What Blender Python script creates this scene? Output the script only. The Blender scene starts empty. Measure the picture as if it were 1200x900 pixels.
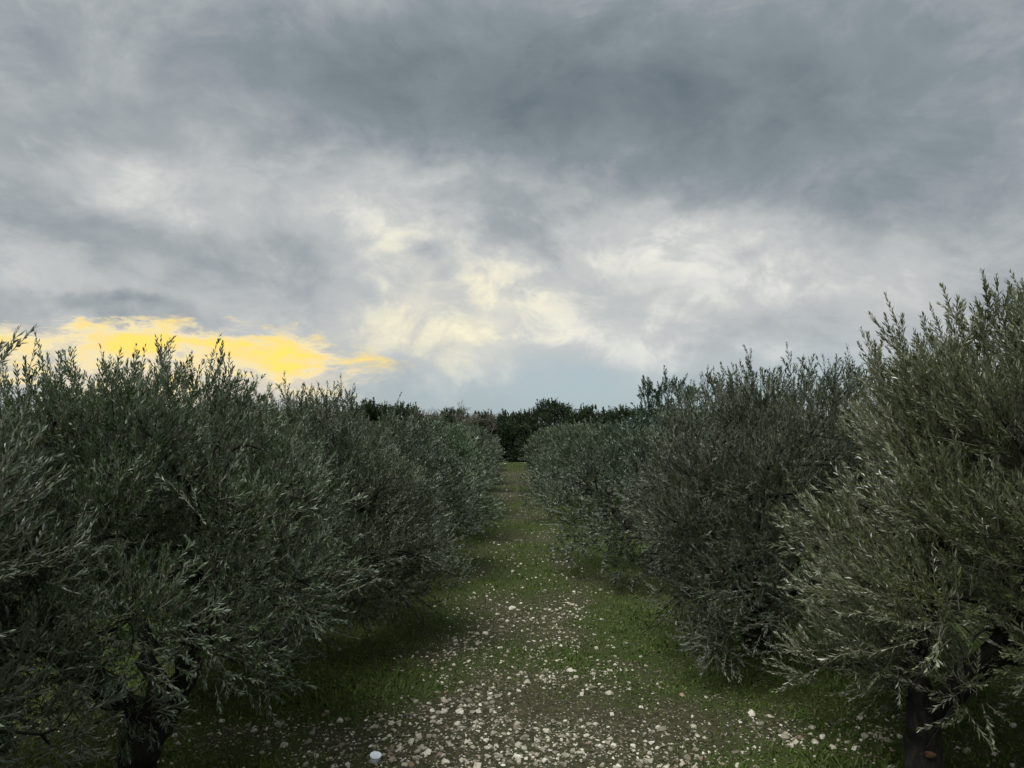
import bpy, math, os
import numpy as np
from mathutils import Vector

SC = bpy.context.scene
COL = SC.collection
RAD = math.radians

# ------------------------------------------------------------------ camera
CAM_H, PITCH, LENS = 2.85, 2.95, 26.0
F = 1200 * LENS / 36.0
cam = bpy.data.cameras.new('camera')
cam.lens, cam.sensor_width, cam.clip_start, cam.clip_end = LENS, 36.0, 0.05, 4000
camo = bpy.data.objects.new('camera', cam)
COL.objects.link(camo)
camo.location = (0, 0, CAM_H)
camo.rotation_euler = (RAD(90 + PITCH), 0, RAD(0.15))
SC.camera = camo
SC.render.resolution_x, SC.render.resolution_y = 1024, 768
vs = SC.view_settings
vs.view_transform, vs.look, vs.exposure, vs.gamma, vs.use_curve_mapping = 'Standard', 'None', .12, 1, False
SC.cycles.max_bounces = 5
SC.cycles.diffuse_bounces = 3
SC.cycles.glossy_bounces = 2


def azel(px, py):
    """direction (azimuth to the right of +Y, elevation) that a point of the view looks along"""
    x, y, z = (px - 600) / F, 1.0, -(py - 450) / F
    c, s = math.cos(RAD(PITCH)), math.sin(RAD(PITCH))
    y, z = y * c - z * s, y * s + z * c
    return math.atan2(x, y), math.atan2(z, math.hypot(x, y))


# ------------------------------------------------------------------ node helper
class G:
    def __init__(s, tree):
        s.t = tree
        tree.nodes.clear()

    def n(s, typ, ins=None, **kw):
        d = s.t.nodes.new(typ)
        for k, v in kw.items():
            setattr(d, k, v)
        for k, v in (ins or {}).items():
            if isinstance(v, bpy.types.NodeSocket):
                s.t.links.new(v, d.inputs[k])
            else:
                d.inputs[k].default_value = v
        return d

    def m(s, op, a, b=0.0, c=0.0, clamp=False):
        return s.n('ShaderNodeMath', {0: a, 1: b, 2: c}, operation=op, use_clamp=clamp).outputs[0]

    def v(s, op, a, b=(0, 0, 0)):
        d = s.n('ShaderNodeVectorMath', {0: a, 1: b}, operation=op)
        return d.outputs['Value' if op in ('DOT_PRODUCT', 'LENGTH') else 'Vector']

    def noise(s, vec, scale, detail=4, rough=.5, dist=0.0, col=False):
        d = s.n('ShaderNodeTexNoise', {'Vector': vec, 'Scale': scale, 'Detail': detail, 'Roughness': rough, 'Distortion': dist})
        return d.outputs['Color' if col else 'Fac']

    def ramp(s, fac, stops, interp='LINEAR'):
        d = s.n('ShaderNodeValToRGB', {'Fac': fac})
        cr = d.color_ramp
        cr.interpolation = interp
        while len(cr.elements) < len(stops):
            cr.elements.new(0.5)
        for e, (p, c) in zip(cr.elements, stops):
            e.position = p
            e.color = (*c, 1) if len(c) == 3 else c
        return d.outputs['Color']

    def mix(s, fac, a, b, bt='MIX'):
        d = s.n('ShaderNodeMix', {'Factor': fac}, data_type='RGBA', blend_type=bt)
        for k, v in (('A', a), ('B', b)):
            sock = [i for i in d.inputs if i.name == k and i.type == 'RGBA'][0]
            if isinstance(v, bpy.types.NodeSocket):
                s.t.links.new(v, sock)
            else:
                sock.default_value = (*v, 1)
        return [o for o in d.outputs if o.type == 'RGBA'][0]

    def sm(s, x, a, b):
        d = s.n('ShaderNodeMapRange', {'Value': x, 'From Min': a, 'From Max': b}, interpolation_type='SMOOTHSTEP')
        return d.outputs[0]


# ------------------------------------------------------------------ world: overcast evening sky
SUN_EL, SUN_AZ = RAD(60), RAD(-142)          # azimuth to the right of +Y
world = bpy.data.worlds.new('World')
SC.world = world
world.use_nodes = True
g = G(world.node_tree)
dirv = g.n('ShaderNodeTexCoord').outputs['Generated']
sep = g.n('ShaderNodeSeparateXYZ', {0: dirv})
X, Y, Z = sep.outputs
azn = g.m('ARCTAN2', X, Y)
eln = g.m('ARCSINE', Z)
pdir = g.v('MULTIPLY', dirv, (1, 1, 1.55))
warp = g.v('SUBTRACT', g.noise(pdir, 3.2, 6, .6, col=True), (.5, .5, .5))
warp2 = g.v('SUBTRACT', g.noise(pdir, 11, 5, .6, col=True), (.5, .5, .5))
ae = g.n('ShaderNodeCombineXYZ', {0: azn, 1: eln}).outputs[0]
aew = g.v('ADD', ae, g.v('ADD', g.v('MULTIPLY', warp, (.30, .17, 0)), g.v('MULTIPLY', warp2, (.14, .08, 0))))


def blobs(lst, start, vec=None):
    acc = start
    vec = vec or aew
    for px, py, sx, sy, w in lst:
        a, e = azel(px, py)
        d = g.v('MULTIPLY', g.v('SUBTRACT', vec, (a, e, 0)), (F / sx * .75, F / sy * .75, 0))
        q = g.m('EXPONENT', g.m('MULTIPLY', g.v('DOT_PRODUCT', d, d), -1))
        acc = g.m('MULTIPLY_ADD', q, w, acc)
    return acc


n1 = g.m('SUBTRACT', g.noise(pdir, 3.0, 9, .58, .6), .5)
n2 = g.m('SUBTRACT', g.noise(pdir, 9.0, 8, .6, .4), .5)
B = g.m('MULTIPLY_ADD', n1, .50, .475)
B = g.m('MULTIPLY_ADD', n2, .52, B)
ed = g.sm(g.noise(g.v('MULTIPLY', dirv, (1, 1, 1.7)), 5.2, 8, .62, .5), .44, .57)
B = g.m('MULTIPLY_ADD', g.m('SUBTRACT', ed, .5), .085, B)
aew = g.v('ADD', ae, g.v('ADD', g.v('MULTIPLY', warp, (.16, .09, 0)), g.v('MULTIPLY', warp2, (.12, .07, 0))))
B = blobs([
    (690, 145, 200, 46, -.38), (540, 90, 170, 50, -.14), (930, 70, 330, 70, -.14), (420, 110, 140, 45, -.12),
    (500, 40, 300, 50, -.08), (900, 200, 160, 45, -.10), (1120, 170, 160, 70, -.10), (60, 60, 200, 60, -.04),
    (490, 185, 110, 36, .24), (160, 165, 75, 55, .04), (115, 222, 105, 26, .19), (140, 285, 170, 32, -.04),
    (20, 235, 40, 22, -.12), (330, 225, 60, 40, .06), (270, 300, 110, 30, -.02), (70, 340, 170, 22, .10),
    (140, 369, 55, 9, -.24), (345, 265, 60, 25, .08), (525, 325, 85, 46, .30), (450, 282, 60, 24, .20),
    (500, 307, 24, 11, -.38), (522, 340, 20, 16, -.25), (570, 352, 90, 34, .20), (640, 285, 62, 46, -.16),
    (530, 395, 150, 34, .22), (735, 290, 60, 42, .22), (820, 290, 70, 28, .18), (945, 335, 120, 32, .22),
    (700, 375, 140, 30, .12), (530, 425, 48, 18, .18), (860, 408, 110, 13, .14), (400, 360, 60, 30, -.02),
    (1120, 330, 120, 50, -.02), (370, 390, 70, 18, -.06), (250, 345, 80, 16, -.03),
], B)
ed2 = g.sm(g.noise(g.v('MULTIPLY', dirv, (1, 1, 1.35)), 10.5, 8, .62, .6), .42, .60)
B = g.m('MULTIPLY_ADD', g.m('MULTIPLY', g.m('SUBTRACT', ed2, .55), g.sm(B, .5, .9)), .26, B)
B = g.m('MULTIPLY_ADD', B, .8, .14)
cloud = g.ramp(B, [(0.0, (.135, .168, .192)), (.13, (.168, .203, .230)), (.32, (.230, .268, .298)), (.48, (.345, .375, .395)),
                   (.61, (.475, .495, .50)), (.77, (.65, .655, .63)), (1.0, (.86, .845, .74))])
# warm tint where the low light comes through, cool tint near the horizon
warmm = g.m('MULTIPLY', blobs([(515, 340, 110, 60, 1.0), (480, 410, 110, 30, .8), (420, 415, 60, 30, .7)], 0.0), g.sm(B, .55, .95), clamp=True)
cloud = g.mix(warmm, cloud, g.mix(1.0, cloud, (1.06, 1.01, .86), 'MULTIPLY'))
nish = g.n('ShaderNodeTexSky', sky_type='NISHITA', sun_disc=False, sun_elevation=SUN_EL, sun_rotation=SUN_AZ)
gapc = g.mix(.25, (3.7, 4.75, 5.35), nish.outputs[0])
hor = g.m('MULTIPLY', blobs([(690, 462, 230, 30, .8), (600, 490, 900, 22, .35), (1000, 440, 200, 26, .25)], 0.0), g.m('MULTIPLY_ADD', n2, -1.2, .95), clamp=True)
cloud10 = g.v('MULTIPLY', cloud, (10, 10, 10))
c2 = g.mix(hor, cloud10, gapc)
wst = g.v('SUBTRACT', g.noise(g.v('MULTIPLY', dirv, (1, 1, 4)), 9, 7, .68, col=True), (.5, .5, .5))
yvec = g.v('ADD', ae, g.v('MULTIPLY', wst, (.10, .075, 0)))
n3 = g.m('SUBTRACT', g.noise(g.v('MULTIPLY', dirv, (1, 1, 2.8)), 12, 8, .66, .4), .5)
ymb = blobs([(30, 403, 110, 14, .85), (150, 401, 90, 13, .85), (240, 406, 90, 15, 1.05), (295, 432, 70, 16, .62), (290, 427, 70, 18, .5),
             (240, 455, 110, 30, .95), (120, 440, 150, 26, .75), (175, 412, 34, 7, -.9), (70, 422, 50, 6, -.7), (290, 432, 60, 6, -.5)], 0.0, yvec)
ym = g.sm(g.m('MULTIPLY_ADD', g.m('MULTIPLY', n3, g.m('MULTIPLY', ymb, 3, clamp=True)), 2.7, ymb), .22, 1.15)
yv = g.m('ADD', g.m('MULTIPLY', blobs([(235, 404, 80, 10, .7), (350, 425, 55, 8, .7), (180, 398, 50, 7, .35), (60, 415, 80, 14, .15)], 0.10, yvec), 1.0), g.m('MULTIPLY', n3, 3.6))
ycol = g.ramp(yv, [(0, (.66, .60, .50)), (.3, (.86, .74, .45)), (.65, (.93, .71, .28)), (1.0, (1.0, .76, .17))])
c3 = g.mix(ym, c2, g.v('MULTIPLY', ycol, (10, 10, 10)))
# below the horizon: the same overcast tone as the land would send back
below = g.sm(Z, -.005, -.03)
c4 = g.mix(below, c3, (.9, 1.0, .9))
bg = g.n('ShaderNodeBackground', {'Color': c4, 'Strength': .1})
wo = g.n('ShaderNodeOutputWorld', {'Surface': bg.outputs[0]})

# ------------------------------------------------------------------ sun: broad light through the cloud
sun = bpy.data.lights.new('sun', 'SUN')
sun.energy, sun.angle, sun.color = 3.5, RAD(30), (1.0, .985, .95)
suno = bpy.data.objects.new('sun', sun)
COL.objects.link(suno)
sd = Vector((math.sin(SUN_AZ) * math.cos(SUN_EL), math.cos(SUN_AZ) * math.cos(SUN_EL), math.sin(SUN_EL)))
suno.location = sd * 60
suno.rotation_euler = sd.to_track_quat('Z', 'Y').to_euler()



# ------------------------------------------------------------------ helpers
def material(name, fn):
    m = bpy.data.materials.new(name)
    m.use_nodes = True
    gg = G(m.node_tree)
    sh = fn(gg)
    gg.n('ShaderNodeOutputMaterial', {'Surface': sh})
    return m


def mesh_np(name, V, polys, mats, smooth=False, midx=None, attrs=None):
    """polys: list of (n x k) index arrays"""
    me = bpy.data.meshes.new(name)
    V = np.ascontiguousarray(V, dtype=np.float32)
    me.vertices.add(len(V))
    me.vertices.foreach_set('co', V.ravel())
    sizes = np.concatenate([np.full(len(p), p.shape[1], dtype=np.int32) for p in polys])
    loops = np.concatenate([p.astype(np.int32).ravel() for p in polys])
    me.loops.add(len(loops))
    me.loops.foreach_set('vertex_index', loops)
    me.polygons.add(len(sizes))
    st = np.zeros(len(sizes), dtype=np.int32)
    st[1:] = np.cumsum(sizes)[:-1]
    me.polygons.foreach_set('loop_start', st)
    if midx is not None:
        me.polygons.foreach_set('material_index', np.ascontiguousarray(midx, dtype=np.int32))
    for m in mats:
        me.materials.append(m)
    for k, (dom, arr) in (attrs or {}).items():
        at = me.attributes.new(k, 'FLOAT', dom)
        at.data.foreach_set('value', np.ascontiguousarray(arr, dtype=np.float32))
    me.update(calc_edges=True)
    me.polygons.foreach_set('use_smooth', np.full(len(sizes), bool(smooth)))
    return me


def link(name, data, parent=None, loc=None, kind=None):
    o = bpy.data.objects.new(name, data)
    COL.objects.link(o)
    if parent:
        o.parent = parent
    if loc is not None:
        o.location = loc
    if kind:
        o['kind'] = kind
    return o


def tag(o, label, cat, group=None):
    o['label'] = label
    o['category'] = cat
    if group:
        o['group'] = group
    return o


_h = np.random.default_rng(99)
_perm = _h.random((64, 64, 64)).astype(np.float32)


def vnoise(P, scale, seed=0):
    """smooth value noise in 0..1 for an (n,3) array"""
    Q = np.asarray(P, dtype=np.float64) * scale + seed * 17.31 + 1000
    I = np.floor(Q).astype(int)
    f = Q - I
    f = f * f * (3 - 2 * f)
    r = 0
    for dx in (0, 1):
        for dy in (0, 1):
            for dz in (0, 1):
                w = (f[..., 0] if dx else 1 - f[..., 0]) * (f[..., 1] if dy else 1 - f[..., 1]) * (f[..., 2] if dz else 1 - f[..., 2])
                r = r + w * _perm[(I[..., 0] + dx) % 64, (I[..., 1] + dy) % 64, (I[..., 2] + dz) % 64]
    return r


def noise2(x, y, scale, seed=0, octs=1):
    P = np.stack([x, y, np.zeros_like(x)], -1)
    r, a, t = 0, 1.0, 0
    for o in range(octs):
        r = r + a * vnoise(P, scale * 2 ** o, seed + o)
        t += a
        a *= .5
    return r / t


def norm(v):
    return v / np.maximum(np.linalg.norm(v, axis=-1, keepdims=True), 1e-9)


class Tubes:
    """collects tapered tubes"""
    def __init__(s):
        s.V, s.F, s.n = [], [], 0

    def add(s, pts, rad, sides=7, rough=0.0, seed=0):
        pts = np.asarray(pts, float)
        rad = np.asarray(rad, float)
        n = len(pts)
        tan = norm(np.gradient(pts, axis=0))
        ref = np.array([0, 0, 1.0]) if abs(tan[0][2]) < .8 else np.array([1.0, 0, 0])
        u = norm(np.cross(tan, ref))
        w = np.cross(tan, u)
        a = np.linspace(0, 2 * np.pi, sides, endpoint=False)
        V = pts[:, None] + rad[:, None, None] * (np.cos(a)[None, :, None] * u[:, None] + np.sin(a)[None, :, None] * w[:, None])
        if rough:
            k = 1 + rough * (vnoise(V.reshape(-1, 3), 7, seed).reshape(n, sides) - .5) * 2
            V = pts[:, None] + (V - pts[:, None]) * k[..., None]
        b = s.n
        s.V.append(V.reshape(-1, 3))
        i = np.arange(n - 1)[:, None] * sides
        j = np.arange(sides)[None]
        j2 = (j + 1) % sides
        s.F.append(np.stack([b + i + j, b + i + j2, b + i + sides + j2, b + i + sides + j], -1).reshape(-1, 4))
        s.n += n * sides

    def mesh(s, name, mat, smooth=True):
        return mesh_np(name, np.concatenate(s.V), [np.concatenate(s.F)], [mat], smooth)


def bez(p0, p1, p2, n):
    t = np.linspace(0, 1, n)[:, None]
    return (1 - t) ** 2 * np.asarray(p0) + 2 * t * (1 - t) * np.asarray(p1) + t * t * np.asarray(p2)


# ------------------------------------------------------------------ materials
def attr(gg, name):
    return gg.n('ShaderNodeAttribute', attribute_name=name).outputs['Fac']


def leaf_mat(name, top, under, rough=.34, spec=.9, trans=.08):
    def f(gg):
        v = attr(gg, 'tone')
        bf = gg.n('ShaderNodeNewGeometry').outputs['Backfacing']
        rnd = gg.n('ShaderNodeObjectInfo').outputs['Random']
        tc = gg.ramp(v, [(0, tuple(c * .6 for c in top)), (.55, top), (.9, (top[0] * 1.5, top[1] * 1.35, top[2] * 1.2)), (1, (top[0] * 2.6, top[1] * 1.7, top[2] * 1.1))])
        uc = gg.ramp(v, [(0, tuple(c * .65 for c in under)), (1, tuple(c * 1.25 for c in under))])
        c = gg.mix(bf, tc, uc)
        hs = gg.n('ShaderNodeHueSaturation', {'Hue': gg.m('MULTIPLY_ADD', rnd, .03, .485), 'Saturation': gg.m('MULTIPLY_ADD', rnd, .3, .85), 'Value': gg.m('MULTIPLY_ADD', rnd, .3, .85), 'Color': c}).outputs[0]
        p = gg.n('ShaderNodeBsdfPrincipled', {'Base Color': hs, 'Roughness': rough, 'Specular IOR Level': spec})
        tr = gg.n('ShaderNodeBsdfTranslucent', {'Color': gg.mix(1.0, hs, (1.4, 1.7, .7), 'MULTIPLY')})
        return gg.n('ShaderNodeMixShader', {0: trans, 1: p.outputs[0], 2: tr.outputs[0]}).outputs[0]
    return material(name, f)


M_OLIVE = leaf_mat('olive_leaf', (.038, .060, .026), (.145, .180, .125), .4, .55)
M_OLIVE2 = leaf_mat('olive_leaf_light', (.070, .098, .028), (.31, .345, .22))
M_WOOD = leaf_mat('woodland_leaf', (.032, .052, .024), (.055, .075, .04), .6, .3)
M_DARK = leaf_mat('dark_olive_leaf', (.020, .040, .020), (.07, .105, .075))
M_GRASS = leaf_mat('grass_blade', (.066, .098, .020), (.080, .112, .028), .6, .25, .25)


def bark(gg):
    co = gg.n('ShaderNodeTexCoord').outputs['Object']
    st = gg.v('MULTIPLY', co, (1, 1, .25))
    n = gg.noise(st, 26, 6, .65, .8)
    m_ = gg.noise(co, 5, 3, .5)
    c = gg.ramp(n, [(.25, (.006, .0055, .005)), (.5, (.017, .015, .013)), (.75, (.042, .038, .033))])
    c = gg.mix(gg.sm(m_, .52, .7), c, (.028, .030, .022))
    b = gg.n('ShaderNodeBump', {'Height': n, 'Strength': .9, 'Distance': .03}).outputs[0]
    return gg.n('ShaderNodeBsdfPrincipled', {'Base Color': c, 'Roughness': .9, 'Normal': b, 'Specular IOR Level': .2}).outputs[0]


M_BARK = material('olive_bark', bark)


def twig(gg):
    co = gg.n('ShaderNodeTexCoord').outputs['Object']
    c = gg.ramp(gg.noise(co, 9, 3), [(.3, (.07, .06, .04)), (.7, (.20, .19, .15))])
    return gg.n('ShaderNodeBsdfPrincipled', {'Base Color': c, 'Roughness': .8}).outputs[0]


M_TWIG = material('olive_twig', twig)


def soil(gg):
    co = gg.n('ShaderNodeTexCoord').outputs['Object']
    big = gg.noise(co, .55, 4, .6)
    fine = gg.noise(co, 16, 6, .65)
    vfine = gg.noise(co, 70, 4, .6)
    s = gg.ramp(fine, [(.25, (.022, .022, .012)), (.5, (.052, .051, .027)), (.72, (.098, .094, .054)), (.9, (.17, .16, .11))])
    gr = gg.ramp(vfine, [(.3, (.024, .036, .010)), (.55, (.046, .064, .018)), (.8, (.085, .095, .036))])
    gm = attr(gg, 'green')
    m_ = gg.sm(gg.m('ADD', gm, gg.m('MULTIPLY', gg.m('SUBTRACT', fine, .5), 1.0)), .32, .66)
    c = gg.mix(m_, s, gr)
    # pale gravel too small to be modelled stone by stone
    vo = gg.n('ShaderNodeTexVoronoi', {'Vector': co, 'Scale': 26, 'Randomness': 1.0})
    rnd = gg.n('ShaderNodeSeparateColor', {0: vo.outputs['Color']}).outputs[0]
    peb = gg.m('MULTIPLY', gg.sm(vo.outputs['Distance'], .36, .22), gg.sm(gg.m('ADD', rnd, gg.m('MULTIPLY', attr(gg, 'stony'), .8)), 1.05, 1.2))
    c = gg.mix(peb, c, (.34, .315, .25))
    h = gg.m('ADD', gg.m('MULTIPLY', fine, .8), gg.m('ADD', gg.m('MULTIPLY', vfine, .4), gg.m('MULTIPLY', peb, .6)))
    b = gg.n('ShaderNodeBump', {'Height': h, 'Strength': 1.0, 'Distance': .04}).outputs[0]
    return gg.n('ShaderNodeBsdfPrincipled', {'Base Color': c, 'Roughness': .95, 'Normal': b, 'Specular IOR Level': .15}).outputs[0]


M_SOIL = material('stony_soil', soil)


def stonem(gg):
    co = gg.n('ShaderNodeTexCoord').outputs['Object']
    rnd = gg.n('ShaderNodeObjectInfo').outputs['Random']
    isl = gg.n('ShaderNodeNewGeometry').outputs['Random Per Island']
    k = gg.m('FRACT', gg.m('ADD', rnd, isl))
    n = gg.noise(co, 45, 5, .6)
    c = gg.ramp(k, [(0, (.13, .118, .085)), (.3, (.29, .27, .205)), (.65, (.47, .45, .355)), (.9, (.66, .635, .54)), (.985, (.22, .15, .105))])
    c = gg.mix(gg.sm(n, .45, .75), c, gg.mix(1.0, c, (.55, .5, .42), 'MULTIPLY'))
    b = gg.n('ShaderNodeBump', {'Height': n, 'Strength': .5, 'Distance': .01}).outputs[0]
    return gg.n('ShaderNodeBsdfPrincipled', {'Base Color': c, 'Roughness': .85, 'Normal': b}).outputs[0]


M_STONE = material('limestone', stonem)


# ------------------------------------------------------------------ terrain
def green_fn(x, y):
    """0 bare stony soil .. 1 full green"""
    n = noise2(x, y, .55, 3, 3)
    n2 = noise2(x, y, 2.2, 8, 2)
    side = np.clip((np.abs(x - .1) - .9) / .9, 0, 1)
    near = np.clip((7.55 - y) / .5, 0, 1)                        # stony strip across the front
    g_ = .455 + .27 * side + (n - .5) * .9 + (n2 - .5) * .55
    g_ = g_ - near * .13 * (1 - .3 * side) - near * side * .13
    g_ = g_ + .5 * np.exp(-((x - 2.3) / 1.0) ** 2 - ((y - 6.15) / .42) ** 2)
    g_ = g_ + .45 * np.exp(-((x + 2.2) / .9) ** 2 - ((y - 6.15) / .22) ** 2)
    g_ = g_ + .35 * np.exp(-((x + 1.6) / .9) ** 2 - ((y - 8.2) / .55) ** 2)
    g_ = g_ + .12 * np.clip((y - 9) / 6, 0, 1) * (y < 26) - .10 * np.clip((y - 24) / 8, 0, 1) * (y < 44) + .4 * np.clip((y - 44) / 3, 0, 1)
    g_ = g_ - .14 * np.exp(-(x / 1.1) ** 2) * np.clip((y - 7.4), 0, 1) * np.clip((17 - y) / 5, 0, 1)
    return np.clip(g_, 0, 1)


def height(x, y):
    x = np.asarray(x, float)
    y = np.asarray(y, float)
    h = (noise2(x, y, .35, 1, 2) - .5) * .16 * np.clip(y / 4, 0, 1)
    h = h + (noise2(x, y, 3.1, 5, 3) - .5) * .07
    h = h + (noise2(x, y, 8.5, 15, 2) - .5) * .045 * (y > 4) * (y < 24)
    h = h - 2.6 * np.clip((y - 53) / 14, 0, 1) ** 1.3
    return h


def axis_pts(segs):
    out = [segs[0][0]]
    for a, b, s0, s1 in segs:
        x = a
        while x < b - 1e-6:
            t = (x - a) / (b - a)
            x += s0 * (s1 / s0) ** t
            out.append(min(x, b))
    return np.array(out)


xs_p = axis_pts([(0, 3.4, .065, .075), (3.4, 9, .12, .8), (9, 60, .6, 6), (60, 1500, 10, 300)])
xs = np.concatenate([-xs_p[:0:-1], xs_p])
ys = np.concatenate([-axis_pts([(0, 40, .6, 6), (40, 1500, 10, 300)])[:0:-1],
                     axis_pts([(0, 4.5, .5, .1), (4.5, 9.5, .055, .07), (9.5, 20, .10, .3), (20, 60, .3, 1.2), (60, 1500, 1, 300)])])
gx, gy = np.meshgrid(xs, ys)
gz = height(gx, gy)
nx, ny = len(xs), len(ys)
idx = np.arange(nx * ny).reshape(ny, nx)
quads = np.stack([idx[:-1, :-1], idx[:-1, 1:], idx[1:, 1:], idx[1:, :-1]], -1).reshape(-1, 4)
gg_ = green_fn(gx, gy)
stony = np.clip(.9 - gg_ * 1.1 + .1, 0, 1)
ground_me = mesh_np('ground', np.stack([gx, gy, gz], -1).reshape(-1, 3), [quads], [M_SOIL], True,
                    attrs={'green': ('POINT', gg_.ravel()), 'stony': ('POINT', stony.ravel())})
ground = link('ground', ground_me, kind='structure')

# ------------------------------------------------------------------ stones
rs = np.random.default_rng(5)


def rock_mesh(seed, npt=19):
    import bmesh
    r = np.random.default_rng(seed)
    P = norm(r.normal(size=(npt, 3))) * r.uniform(.82, 1.08, (npt, 1))
    P *= np.array([1.0, r.uniform(.6, .9), r.uniform(.42, .7)])
    bm = bmesh.new()
    for p in P:
        bm.verts.new(p * .5)
    res = bmesh.ops.convex_hull(bm, input=bm.verts[:])
    bmesh.ops.delete(bm, geom=[v for v in bm.verts if not v.link_faces], context='VERTS')
    me = bpy.data.meshes.new('stone')
    bm.to_mesh(me)
    bm.free()
    me.materials.append(M_STONE)
    return me


rocks = [rock_mesh(200 + i) for i in range(10)]


def scatter(n, x0, x1, y0, y1, power=2.0):
    """points thinning out with distance"""
    y = 1 / rs.uniform(1 / y1, 1 / y0, n) if power == 2 else rs.uniform(y0, y1, n)
    x = rs.uniform(x0, x1, n)
    return x, y


sx_, sy_ = scatter(34000, -4.6, 4.8, 5.2, 46)
gs = green_fn(sx_, sy_)
# stones keep to the middle lane, and to the strip across the front
lane = np.exp(-np.clip(np.abs(sx_ - .1) - .8, 0, 9) ** 2 / .35)
front = np.clip((7.5 - sy_) / .4, 0, 1)
clump = noise2(sx_, sy_, 1.1, 31, 2)
pr = np.clip((.90 - gs) * 1.3, 0, 1) * np.where(sy_ < 7.5, 1.08, .92) * np.clip(lane + front, 0, 1) * np.clip((clump - .33) * 3.5, .06, 1) * np.clip(1.5 - (sy_ - 7) / 26, .35, 1.3)
keep = rs.random(len(sx_)) < pr
sx_, sy_ = sx_[keep], sy_[keep]
sz_ = .018 + .058 * rs.random(len(sx_)) ** 1.9 + .05 * (rs.random(len(sx_)) < .06) * rs.random(len(sx_))
sz_ *= np.where(sy_ < 7.6, .90, .95)
sz_ *= 1 + .012 * (sy_ - 6)
app = sz_ / sy_
vis = (np.abs(sx_) / sy_ < .72) & (sy_ > 6.0)
order = np.argsort(-(app * vis))
top300 = order[:300]
for i in top300:
    o = link('stone', rocks[i % 10], ground)
    s = sz_[i] * 1.15
    o.location = (sx_[i], sy_[i], float(height(sx_[i], sy_[i])) + s * .03)
    o.rotation_euler = (rs.normal() * .25, rs.normal() * .25, rs.uniform(0, 6.28))
    o.scale = (s, s, s)
rest = order[300:]
rv = []
for me in [rock_mesh(300 + i, 12) for i in range(10)]:
    v = np.zeros(len(me.vertices) * 3)
    me.vertices.foreach_get('co', v)
    f = np.zeros(len(me.polygons) * 3, dtype=int)
    me.polygons.foreach_get('vertices', f)
    rv.append((v.reshape(-1, 3), f.reshape(-1, 3)))
VV, FF, nn = [], [], 0
for i in rest:
    v, f = rv[i % 10]
    a = rs.uniform(0, 6.28)
    c, s = math.cos(a), math.sin(a)
    k = sz_[i]
    w = v * k
    w = np.stack([w[:, 0] * c - w[:, 1] * s, w[:, 0] * s + w[:, 1] * c, w[:, 2]], -1)
    VV.append(w + [sx_[i], sy_[i], 0])
    FF.append(f + nn)
    nn += len(v)
VV = np.concatenate(VV)
hz = np.repeat(height(sx_[rest], sy_[rest]) + sz_[rest] * .02, [len(rv[i % 10][0]) for i in rest])
VV[:, 2] += hz
link('stone', mesh_np('small_stones', VV, [np.concatenate(FF)], [M_STONE]), ground, kind='stuff')
print('stones', len(sx_))

# ------------------------------------------------------------------ grass and low weeds
gr_n = 215000
bx, by = scatter(gr_n, -5.6, 6.0, 5.2, 50)
gg2 = green_fn(bx, by)
keep = rs.random(gr_n) < np.clip(gg2 * 1.6 - .08, .10, 1) * np.clip(.25 + noise2(bx, by, 4.0, 21, 2) * 1.3 - .2, 0, 1) * (np.abs(bx) / by < .85)
bx, by, gg2 = bx[keep], by[keep], gg2[keep]
n = len(bx)
bz = height(bx, by)
L = (.018 + .034 * rs.random(n)) * (.55 + .9 * gg2) * (1 + .02 * (by - 6))
tall = rs.random(n) < .10 * np.clip(noise2(bx, by, 2.5, 77) * 3 - 1, 0, 1.5)
L[tall] *= 2.4
wd = L * np.where(tall | (rs.random(n) < .55), .12, .36) * (1 + .03 * (by - 6))
a = rs.uniform(0, 2 * np.pi, n)
lean = rs.uniform(.1, 1.25, n)
d = np.stack([np.cos(a) * np.sin(lean), np.sin(a) * np.sin(lean), np.cos(lean)], -1)
side = norm(np.stack([-np.sin(a), np.cos(a), rs.normal(size=n) * .3], -1))
base = np.stack([bx, by, bz - .003], -1)
Vg = np.stack([base, base + d * L[:, None] * .5 + side * wd[:, None] * .5, base + d * L[:, None] + [0, 0, -.1] * L[:, None] * lean[:, None],
               base + d * L[:, None] * .5 - side * wd[:, None] * .5], 1).reshape(-1, 3)
Fg = np.arange(n * 4).reshape(-1, 4)
tone = np.clip(rs.random(n) * .75 + .25 * noise2(bx, by, 1.3, 41), 0, 1)
grass = link('grass', mesh_np('grass', Vg, [Fg], [M_GRASS], attrs={'tone': ('FACE', tone)}), kind='stuff')
tag(grass, 'short green grass and weeds growing between the pale stones', 'grass')
print('grass', n)


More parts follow.
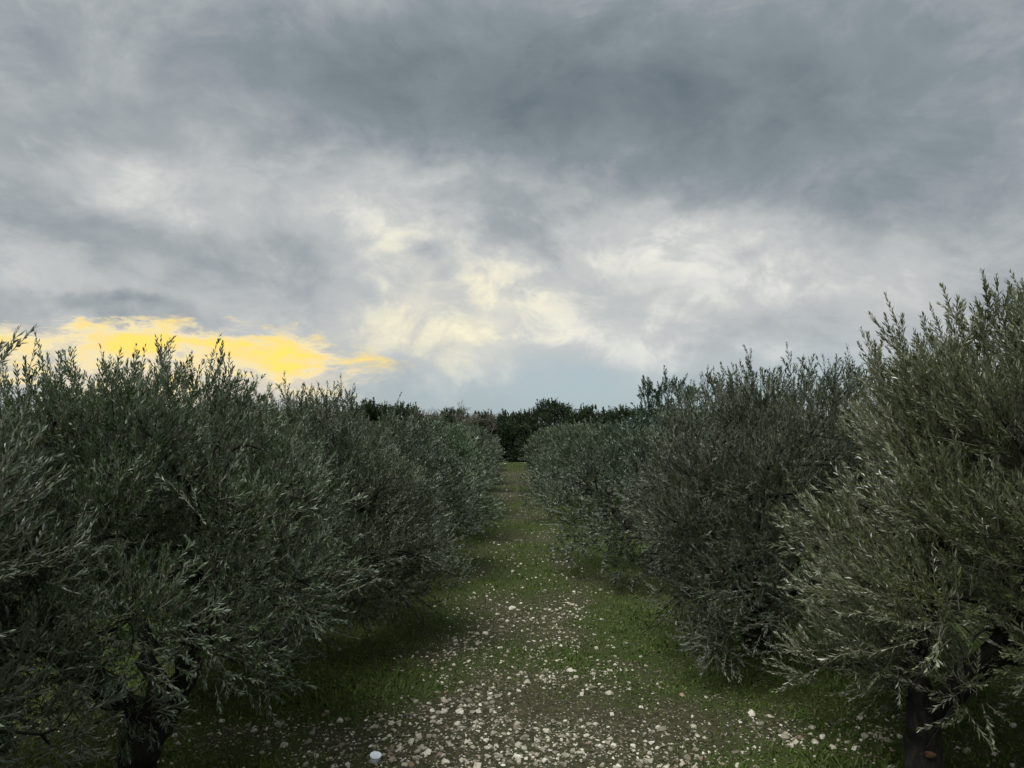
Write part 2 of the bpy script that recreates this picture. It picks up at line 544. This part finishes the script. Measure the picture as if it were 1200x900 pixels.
# ------------------------------------------------------------------ foliage
def foliage(r, P, D, Ls, npair, leaf, width, curve, open0=.72, open1=.27, stems=True, tone0=None, mats=None, droop=0.0):
    """leafy shoots: P start, D direction, Ls length; returns a mesh"""
    S = len(P)
    up = np.array([0, 0, 1.0])
    c = norm(r.normal(size=(S, 3))) * curve + up * curve * .5
    t = (np.arange(npair)[None] + .5 + r.uniform(-.25, .25, (S, npair))) / npair
    t = .12 + .88 * t
    pos = P[:, None] + (D[:, None] * t[..., None] + c[:, None] * (t ** 2)[..., None] * .35) * Ls[:, None, None]
    tan = norm(D[:, None] + c[:, None] * t[..., None] * .7)
    ref = norm(r.normal(size=(S, 3)))[:, None]
    u = norm(np.cross(tan, np.broadcast_to(ref, tan.shape)))
    w = np.cross(tan, u)
    ph = (np.arange(npair)[None] * (np.pi / 2) + r.uniform(-.5, .5, (S, npair)))
    LV, TN = [], []
    for sgn in (0, np.pi):
        pp = ph + sgn + r.uniform(-.3, .3, ph.shape)
        out = np.cos(pp)[..., None] * u + np.sin(pp)[..., None] * w
        th = (open0 + (open1 - open0) * t) * r.uniform(.7, 1.35, t.shape)
        ld = norm(np.cos(th)[..., None] * tan + np.sin(th)[..., None] * out + up * (r.uniform(-.1, .16, t.shape) - droop)[..., None])
        nrm = norm(tan - (tan * ld).sum(-1, keepdims=True) * ld + r.normal(size=ld.shape) * .35)
        sd_ = norm(np.cross(nrm, ld))
        nrm = np.cross(ld, sd_)
        ll = leaf * r.uniform(.65, 1.2, t.shape) * (1 - .35 * (t > .9)) * (.7 + .3 * np.minimum(1, t * 3))
        ww = ll * width * r.uniform(.8, 1.25, t.shape)
        b = pos
        mid = b + ld * (ll * .52)[..., None]
        tip = b + ld * ll[..., None] - nrm * (ll * r.uniform(-.05, .16, t.shape))[..., None]
        fold = nrm * (ww * .18)[..., None]
        LV.append(np.stack([b, mid - sd_ * (ww * .5)[..., None] + fold, tip, mid + sd_ * (ww * .5)[..., None] + fold], 2).reshape(-1, 4, 3))
        TN.append((tone0[:, None] * .5 + r.random(t.shape) * .5).ravel())
    LV = np.concatenate(LV)
    TN = np.concatenate(TN)
    V = LV.reshape(-1, 3)
    Fq = np.arange(len(V)).reshape(-1, 4)
    polys = [Fq]
    mi = np.zeros(len(Fq), dtype=int)
    tn = TN
    if stems:
        tt = np.array([0, 1.0])
        c3 = P[:, None] + (D[:, None] * tt[None, :, None] + c[:, None] * (tt ** 2)[None, :, None] * .35) * Ls[:, None, None]
        u0 = norm(np.cross(D, norm(r.normal(size=(S, 3)))))
        w0 = np.cross(D, u0)
        rad = np.array([.0030, .0011]) * (leaf / .058)
        ring = [np.cos(k * 2.0944) * u0 + np.sin(k * 2.0944) * w0 for k in range(3)]
        sv = np.stack([np.stack([c3[:, q] + ring[k] * rad[q] for k in range(3)], 1) for q in range(2)], 1)
        b0 = len(V) + np.arange(S)[:, None] * 6
        fs = []
        for q in range(1):
            for k in range(3):
                k2 = (k + 1) % 3
                fs.append(np.concatenate([b0 + q * 3 + k, b0 + q * 3 + k2, b0 + q * 3 + 3 + k2, b0 + q * 3 + 3 + k], 1))
        sf = np.concatenate(fs)
        V = np.concatenate([V, sv.reshape(-1, 3)])
        polys.append(sf)
        mi = np.concatenate([mi, np.ones(len(sf), dtype=int)])
        tn = np.concatenate([tn, np.zeros(len(sf))])
    return mesh_np('crown', V, polys, mats, midx=mi, attrs={'tone': ('FACE', tn)})


class Proto:
    pass


def make_tree(seed, R, H, nshoot, npair=12, leaf=.058, width=.22, nb=60, skirt=.14, off=(0, 0), leaders=70, lean=(0, 0), flow=(0, 0, 0),
              limbs=5, stems=True, mats=None, trunk_r=.15, trunk_h=.85, slen=(.14, .33), bare=10, detail=True, upbias=.75, flat=1.0, box=1.1, lead_r=.66):
    """a tree of crown radius R and height H standing at its own origin; returns the meshes of its parts"""
    r = np.random.default_rng(seed)
    pr = Proto()
    th = trunk_h
    topc = np.array([lean[0], lean[1], th])
    # trunk
    T = Tubes()
    tp = bez((0, 0, -.12), (lean[0] * .25 + .03, lean[1] * .3, th * .5), topc, 22)
    tr_ = trunk_r * (1 + .55 * np.exp(-np.linspace(0, 1, 22) * 7)) * np.linspace(1.05, .92, 22)
    T.add(tp, tr_, 26, .42, seed)
    pr.trunk = T.mesh('trunk', M_BARK)
    cz = (H + skirt * H) / 2
    sv = (H - skirt * H) / 2
    cc = np.array([off[0], off[1], cz])
    # limbs
    pr.branches = []
    lp = []
    for k in range(limbs):
        az = 2 * np.pi * (k + r.uniform(-.25, .25)) / limbs + seed
        rad = R * r.uniform(.32, .55)
        e = cc + np.array([np.cos(az) * rad, np.sin(az) * rad, sv * r.uniform(.05, .38)])
        m_ = topc * .5 + e * .5 + np.array([np.cos(az) * .22 * R, np.sin(az) * .22 * R, -.18])
        pts = bez(topc - [0, 0, .12], m_, e, 14)
        pts[2:-1] += r.normal(size=(11, 3)) * .025
        T = Tubes()
        T.add(pts, trunk_r * np.linspace(.62, .10, 14), 8, .2, seed + k)
        lp.append(pts)
        pr.branches.append(T)
    allp = np.concatenate(lp)
    own = np.repeat(np.arange(limbs), 14)
    # boughs: clumps of foliage at the ends of side branches
    # evenly spread directions with a jitter, so that no side of the crown is left open
    ns = int(nb * .72)

    def spread(m, ph):
        kk = np.arange(m) + .5
        zz = 1 - kk / m * 1.84
        aa = kk * 2.39996 + ph
        q_ = np.sqrt(np.maximum(1 - zz ** 2, 0))
        return norm(np.stack([np.cos(aa) * q_, np.sin(aa) * q_, zz], -1) + r.normal(size=(m, 3)) * .10)
    dirs = np.concatenate([spread(ns, r.uniform(0, 6)), spread(nb - ns, r.uniform(0, 6))])
    fr = np.where(np.arange(nb) < ns, r.uniform(.66, .90, nb), r.uniform(.34, .68, nb))
    el = np.sqrt(1 - dirs[:, 2:3] ** 2)
    dirs = np.concatenate([dirs[:, :2] / el * el ** np.where(dirs[:, 2:3] < 0, box * .3, box), dirs[:, 2:3]], 1)
    lump = .78 + .46 * vnoise(dirs, 1.6, seed)
    bc = cc + dirs * (np.array([R, R, sv * flat]) * (fr * lump)[:, None])
    bc[:, 2] = np.maximum(bc[:, 2], skirt * H + .12)
    br = r.uniform(.22, .46, nb) * (R / 2.1)
    for i in range(nb):
        dd = np.linalg.norm(allp - bc[i], axis=1) + .6 * (allp[:, 2] > bc[i][2] + .3)
        j = int(np.argmin(dd))
        T = pr.branches[own[j]]
        a_, b_ = allp[j], bc[i]
        mid = (a_ + b_) / 2 + r.normal(size=3) * .10 + [0, 0, .08]
        T.add(bez(a_, mid, b_, 6), np.linspace(.020, .006, 6), 5)
        if detail:
            for q in range(3):
                e = b_ + norm(dirs[i] + r.normal(size=3) * .7) * br[i] * .9
                T.add(bez(b_, (b_ + e) / 2 + r.normal(size=3) * .05, e, 4), np.linspace(.007, .002, 4), 4)
    # bare drooping twigs low in the crown
    for i in range(bare):
        az = r.uniform(0, 2 * np.pi)
        rr = R * r.uniform(.72, .95)
        s0 = cc + np.array([np.cos(az) * rr * .45, np.sin(az) * rr * .45, -sv * .35])
        s1 = cc + np.array([np.cos(az) * rr, np.sin(az) * rr, -sv * r.uniform(.35, .85)])
        j = int(np.argmin(np.linalg.norm(allp - s0, axis=1)))
        T, s0 = pr.branches[own[j]], allp[j]
        pts = bez(s0, (s0 + s1) / 2 + [0, 0, .22], s1, 9) + r.normal(size=(9, 3)) * .012
        T.add(pts, np.linspace(.014, .003, 9), 5)
        for q in range(3):
            j = r.integers(3, 8)
            e = pts[j] + norm(np.array([np.cos(az), np.sin(az), -.5]) + r.normal(size=3) * .6) * r.uniform(.15, .35)
            T.add(bez(pts[j], (pts[j] + e) / 2 + r.normal(size=3) * .03, e, 5), np.linspace(.006, .0015, 5), 4)
    pr.branches = [T.mesh('branch', M_BARK) for T in pr.branches]
    # shoots
    k = r.choice(nb, nshoot, p=(br ** 2) / (br ** 2).sum())
    ball = norm(r.normal(size=(nshoot, 3))) * (r.random(nshoot) ** .42)[:, None]
    P = bc[k] + ball * br[k][:, None] * [1, 1, .85]
    rad = norm((P - cc) / [R, R, sv])
    D = norm(rad * .5 + ball * .75 + np.array([0, 0, upbias]) * (.6 + .4 * np.clip(rad[:, 2:3] + .6, 0, 1)) + np.asarray(flow) + r.normal(size=(nshoot, 3)) * .42)
    Ls = r.uniform(slen[0], slen[1], nshoot)
    P[:, 2] = np.maximum(P[:, 2], .22 + .15 * r.random(nshoot))
    tone = np.clip(.5 + (vnoise(P, 2.2, seed) - .5) * 1.3 + (r.random(nb)[k] - .5) * .7, 0, 1)
    # leaders: upright shoots that break the skyline
    if leaders:
        la = r.uniform(0, 2 * np.pi, leaders)
        lr = np.sqrt(r.random(leaders)) * lead_r
        z0 = cc[2] + sv * flat * np.sqrt(1 - lr ** 2) * r.uniform(.72, .92, leaders)
        b0 = np.stack([cc[0] + np.cos(la) * lr * R, cc[1] + np.sin(la) * lr * R, z0], -1)
        ldir = norm(np.stack([np.cos(la) * lr * .5, np.sin(la) * lr * .5, np.ones(leaders)], -1) + r.normal(size=(leaders, 3)) * .2 + np.asarray(flow) * .5)
        LL = r.uniform(.10, .42, leaders) * np.where(r.random(leaders) < .15, 1.35, 1)
        PP, DD, SS = [], [], []
        for q, fq in enumerate(np.linspace(0, .72, 7)):
            aa = r.uniform(0, 2 * np.pi, leaders)
            o_ = np.stack([np.cos(aa), np.sin(aa), np.zeros(leaders)], -1)
            PP.append(b0 + ldir * (LL * fq)[:, None])
            DD.append(norm(ldir + o_ * r.uniform(.25, 1.0, leaders)[:, None] * (1 - fq)))
            SS.append(r.uniform(.14, .26, leaders) + (q == 6) * .05)
        P = np.concatenate([P] + PP)
        D = np.concatenate([D] + DD)
        Ls = np.concatenate([Ls] + SS)
        tone = np.concatenate([tone, r.uniform(.3, .7, leaders * 7)])
        pr.top = None
    pr.crown = foliage(r, P, D, Ls, npair, leaf, width, .35, stems=stems, tone0=tone, mats=mats or [M_OLIVE, M_TWIG])
    return pr


def place(pr, name, x, y, rot, s, label, cat, group, full=True, sz=1.0):
    z = float(height(x, y))
    root = bpy.data.objects.new(name, None)
    COL.objects.link(root)
    root.empty_display_size = .3
    root.location = (x, y, z)
    root.rotation_euler = (0, 0, rot)
    root.scale = (s, s, s * sz)
    tag(root, label, cat, group)
    link('trunk', pr.trunk, root)
    if full:
        for b in pr.branches:
            link('branch', b, root)
    link('crown', pr.crown, root)
    return root


if True:
    OG = 'olive trees planted in rows along the stony lane'
    # --- prototypes: four detailed ones for the foreground, lighter ones for the distance
    pL1 = make_tree(11, 1.95, 3.3, 12000, npair=7, leaf=.053, slen=(.11, .24), off=(-.32, .25), lean=(.22, .05), trunk_r=.145, skirt=.16, leaders=50, nb=124, width=.26, trunk_h=.7, box=1.25, lead_r=.55)
    pR1 = make_tree(23, 1.72, 3.8, 8400, npair=10, off=(.98, 0), lean=(.02, 0), trunk_r=.13, skirt=.06, leaders=50, flow=(-.42, -.10, .34),
                    mats=[M_OLIVE2, M_TWIG], slen=(.22, .42), leaf=.060, width=.23, nb=104, trunk_h=.75)
    pR2 = make_tree(37, 2.2, 3.5, 12500, npair=7, leaf=.054, slen=(.11, .25), skirt=-.03, leaders=50, bare=22, width=.27, off=(.45, -.20), nb=118, trunk_h=.7, box=1.1, lead_r=.72)
    pL0 = make_tree(41, 1.5, 3.10, 6500, npair=7, slen=(.12, .25), leaf=.052, skirt=.05, leaders=45, mats=[M_OLIVE, M_TWIG], nb=84, width=.24)
    pM = [make_tree(51 + 7 * i, 1.95, 3.1, 2900, npair=7, leaf=.078, width=.27, nb=52, leaders=32, skirt=.0, stems=False, bare=3, detail=False) for i in range(2)]
    pD = make_tree(71, 1.35, 3.75, 1500, npair=7, leaf=.08, width=.3, nb=48, leaders=22, skirt=.08, stems=False, bare=0, detail=False,
                   mats=[M_DARK, M_TWIG], box=1.3, lead_r=.5)
    pF = [make_tree(81 + 7 * i, 2.0, 3.0, 1900, npair=6, leaf=.12, width=.30, nb=44, leaders=22, skirt=.03, stems=False, bare=0, detail=False, slen=(.22, .4)) for i in range(2)]

    place(pL1, 'olive_tree', -2.95, 5.75, 0, 1.0, 'olive tree whose dark leaning trunk stands at the lower left beside the white stones', 'olive tree', OG)
    r1 = place(pR1, 'olive_tree', 3.10, 5.75, 0, 1.0, 'olive tree at the right edge with silvery tipped upswept shoots and a thick dark trunk', 'olive tree', OG)
    M_SCAR = material('raw_wood', lambda gg: gg.n('ShaderNodeBsdfPrincipled', {'Base Color': gg.ramp(gg.noise(gg.n('ShaderNodeTexCoord').outputs['Object'], 38, 4), [(.38, (.07, .018, .010)), (.5, (.11, .042, .016)), (.62, (.07, .06, .022))]), 'Roughness': .8}).outputs[0])
    k_ = np.arange(14) / 14 * 2 * np.pi
    rr_ = 1 + .16 * np.sin(k_ * 3 + 1) + .08 * np.cos(k_ * 5)
    Vs = [(0, -.006, 0)] + [(.036 * q * np.cos(t_), -.004 * (1 - w_), .024 * q * np.sin(t_)) for w_ in (0, 1) for t_, q in zip(k_, rr_ * (.75 if w_ == 0 else 1.0))]
    Vs = [(x_, y_ + (.0 if abs(z_) + abs(x_) < .05 else .006), z_) for x_, y_, z_ in Vs]
    tri = np.array([(0, 1 + (j + 1) % 14, 1 + j) for j in range(14)])
    qd = np.array([(1 + j, 1 + (j + 1) % 14, 15 + (j + 1) % 14, 15 + j) for j in range(14)])
    sc_o = link('pruning_scar', mesh_np('pruning_scar', Vs, [tri, qd], [M_SCAR], True), r1, (-.02, -.136, .40))
    sc_o.rotation_euler = (0, 0, RAD(-20))
    sc_o['label'] = 'reddish patch on the dark bark'
    place(pL0, 'olive_tree', -3.56, 3.2, 0.6, 1.12, 'olive tree cut off by the left edge, its foliage hanging low over the dark trunk', 'olive tree', OG)
    place(pR2, 'olive_tree', 3.02, 9.4, 0, 1.0, 'broad olive tree with bare drooping twigs, second along the right row', 'olive tree', OG)
    place(pR2, 'olive_tree', -3.3, 9.7, 0.35, .93, 'dark olive tree with a low skirt over green grass, behind the leaning left trunk', 'olive tree', OG, sz=.99)
    NTH = ['first', 'second', 'third', 'fourth', 'fifth', 'sixth', 'seventh', 'eighth', 'ninth', 'tenth', 'eleventh', 'twelfth']
    ords = ['third', 'fourth', 'fifth', 'sixth', 'seventh', 'eighth', 'ninth', 'tenth', 'eleventh', 'twelfth']
    #        x, y, scale, zscale
    left = [(-2.75, 13.9, 1.16, .82), (-2.55, 18.0, 1.12, .80), (-2.6, 22.2, 1.12, .75), (-2.55, 26.3, 1.06, .75), (-2.75, 30.5, 1.04, .78), (-2.7, 34.6, 1.06, .76),
            (-3.0, 38.8, 1, .84), (-3.05, 43.0, 1, .84), (-3.1, 47.2, 1, .84)]
    right = [(2.72, 14.1, 1.14, .74), (3.85, 18.6, 1.0, 1.04), (2.62, 21.6, 1.1, .80), (2.7, 26.0, 1.14, .72), (2.6, 30.4, 1.02, .84), (2.75, 35.0, 1.08, .76),
             (3.05, 39.2, 1, .82), (3.1, 43.4, 1, .82), (3.15, 47.6, 1, .84)]
    rr = np.random.default_rng(3)
    for side, lst in (('left', left), ('right', right)):
        for i, (x, y, s, szz) in enumerate(lst):
            pr = pM[(i + (side == 'left')) % 2] if y < 27 else pF[i % 2]
            lab = '%s olive tree along the %s row, %s' % (ords[i], side, ['grey green and rounded, beside the grassy lane', 'its silvery crown leaning to the lane', 'small with distance, near the lane end'][0 if i < 2 else 1 if i < 5 else 2])
            if side == 'right' and i == 1:
                lab = 'dark olive tree whose narrow top stands above the far wood, right of the lane'
            if side == 'right' and i == 1:
                pr = pD
            place(pr, 'olive_tree', x, y, rr.uniform(0, 6.28), s, lab, 'olive tree', OG, full=y < 27, sz=szz)
    for side, x0 in (('left', -9.0), ('right', 9.2)):
        for i in range(8):
            y = 7.5 + i * 4.3 + rr.uniform(-.3, .3)
            lab = '%s olive tree, counted from the front, in the next row out on the %s' % (NTH[i], side)
            place(pM[i % 2] if i < 4 else pF[i % 2], 'olive_tree', x0 + rr.uniform(-.25, .25), y, rr.uniform(0, 6.28), 1.0, lab, 'olive tree',
                  OG, full=False, sz=rr.uniform(1.0, 1.12))
    # --- wood beyond the grove
    WM = [M_WOOD, M_TWIG]
    pW = [make_tree(131 + 5 * i, 2.6, 4.7, 3300, npair=5, leaf=.15, width=.5, nb=46, leaders=6, skirt=.05, stems=False, bare=0, detail=False,
                    mats=WM, slen=(.3, .6), trunk_r=.16, trunk_h=1.6, upbias=.3) for i in range(3)]
    wr = np.random.default_rng(17)
    xs_w = np.linspace(-15, 18, 12)
    for i, x in enumerate(xs_w):
        for row in (0, 1):
            y = 60 + row * 4.5 + wr.uniform(-1.2, 1.2)
            xx = x + wr.uniform(-.7, .7) + row * 1.4
            lab = '%s dark evergreen from the left in the %s rank of the far wood' % (NTH[i], 'front' if row == 0 else 'back')
            place(pW[(i + row) % 3], 'evergreen_tree', xx, y, wr.uniform(0, 6.28), wr.uniform(.92, 1.1), lab, 'evergreen tree',
                  'dark trees of the wood behind the grove', full=False, sz=wr.uniform(.92, 1.08))

# ------------------------------------------------------------------ fallen leaves and broken twigs
M_LITTER = leaf_mat('fallen_leaf', (.085, .055, .028), (.16, .13, .09), .8, .2, 0)
ln = 9000
lx, ly = scatter(ln, -4.6, 5.0, 5.3, 22)
lz = height(lx, ly) + .006 + .012 * rs.random(ln)
la_ = rs.uniform(0, 6.28, ln)
ld_ = norm(np.stack([np.cos(la_), np.sin(la_), rs.normal(size=ln) * .25], -1))
lw_ = norm(np.stack([-np.sin(la_), np.cos(la_), rs.normal(size=ln) * .4], -1))
ll_ = rs.uniform(.03, .06, ln)
tw_ = rs.random(ln) < .18
ll_[tw_] *= 2.2
wid = np.where(tw_, .004, ll_ * .13)
b_ = np.stack([lx, ly, lz], -1)
Vl = np.stack([b_, b_ + ld_ * ll_[:, None] * .5 + lw_ * wid[:, None], b_ + ld_ * ll_[:, None], b_ + ld_ * ll_[:, None] * .5 - lw_ * wid[:, None]], 1).reshape(-1, 3)
lit = link('leaf_litter', mesh_np('leaf_litter', Vl, [np.arange(ln * 4).reshape(-1, 4)], [M_LITTER], attrs={'tone': ('FACE', rs.random(ln))}), kind='stuff')
tag(lit, 'brown fallen leaves and broken twigs strewn over the stony ground', 'leaf litter')

# ------------------------------------------------------------------ bare trees on the skyline of the wood
def bare_tree(seed, H):
    r = np.random.default_rng(seed)
    T = Tubes()
    T.add(bez((0, 0, -.2), (r.normal() * .2, 0, H * .3), (r.normal() * .3, 0, H * .55), 8), np.linspace(.14, .07, 8), 7)
    tip = T.V[-1][-1]

    def grow(p, d, L, rad, lv):
        pts = bez(p, p + d * L * .5 + r.normal(size=3) * L * .08, p + d * L, 6)
        T2.add(pts, np.linspace(rad, rad * .45, 6), 4)
        if lv:
            for q in range(5):
                j = r.integers(2, 6)
                grow(pts[j], norm(d + r.normal(size=3) * .5 + [0, 0, .25]), L * r.uniform(.45, .7), rad * .55, lv - 1)
    T2 = Tubes()
    for k in range(6):
        grow(tip - [0, 0, .05 + .1 * k], norm(r.normal(size=3) * [.5, .5, .1] + [0, 0, .8]), H * .24, .045, 3)
    return T.mesh('trunk', M_TWIG), T2.mesh('crown', M_TWIG)


if True:
    for i, (x, y, hh) in enumerate([(-7.1, 58.5, 5.2), (-5.6, 59, 5.0), (-4.3, 58.2, 5.3), (-3.0, 59, 5.0), (-1.9, 58.6, 4.9)]):
        tm, cm = bare_tree(300 + i, hh)
        o = bpy.data.objects.new('bare_tree', None)
        COL.objects.link(o)
        o.location = (x, y, float(height(x, y)))
        tag(o, '%s leafless tree from the left with thin twigs above the far wood' % ['first', 'second', 'third', 'fourth', 'fifth'][i], 'bare tree', 'leafless trees at the wood edge')
        link('trunk', tm, o)
        link('crown', cm, o)

# ------------------------------------------------------------------ small plastic tub lying open side up among the stones
def plastic(gg):
    co = gg.n('ShaderNodeTexCoord').outputs['Object']
    n = gg.noise(co, 40, 3)
    c = gg.ramp(n, [(.3, (.40, .42, .45)), (.7, (.58, .60, .64))])
    return gg.n('ShaderNodeBsdfPrincipled', {'Base Color': c, 'Roughness': .35}).outputs[0]


def plastic_w(gg):
    co = gg.n('ShaderNodeTexCoord').outputs['Object']
    c = gg.ramp(gg.noise(co, 30, 3), [(.3, (.78, .82, .90)), (.7, (.86, .89, .95))])
    return gg.n('ShaderNodeBsdfPrincipled', {'Base Color': c, 'Roughness': .3}).outputs[0]


def lathe(name, prof, mat, n=28):
    V = np.array([[r_ * math.cos(2 * math.pi * k / n), r_ * math.sin(2 * math.pi * k / n), z_] for r_, z_ in prof for k in range(n)])
    i = np.arange(len(prof) - 1)[:, None] * n
    j = np.arange(n)[None]
    q = np.stack([i + j, i + (j + 1) % n, i + n + (j + 1) % n, i + n + j], -1).reshape(-1, 4)
    return mesh_np(name, V, [q], [mat], True)


tub = bpy.data.objects.new('plastic_cup', None)
COL.objects.link(tub)
tub.location = (-1.16, 6.32, float(height(-1.16, 6.32)) - .004)
tub.rotation_euler = (RAD(10), RAD(7), 0)
tag(tub, 'small white plastic cup with a pale rim standing among the white stones', 'cup')
link('body', lathe('cup_body', [(0.0001, .002), (.034, .002), (.036, .006), (.0425, .066), (.0405, .066), (.034, .008), (.0001, .007)], material('grey_plastic', plastic)), tub)
link('lid', lathe('cup_lid', [(.0432, .062), (.0475, .062), (.049, .066), (.048, .071), (.043, .0715), (.040, .068), (.0001, .0675)], material('white_plastic', plastic_w)), tub)

# ------------------------------------------------------------------ pale stones heaped where the lane ends
for i, (x, y, s) in enumerate([(-.95, 50.2, .30), (-.6, 50.6, .22), (-.85, 48.0, .20), (.45, 51.4, .32), (.75, 51.7, .2)]):
    o = link('stone', rocks[i], ground, (x, y, float(height(x, y)) + .05))
    o.scale = (s, s * .8, s * .55)
    o.rotation_euler = (0, 0, i * 1.3)
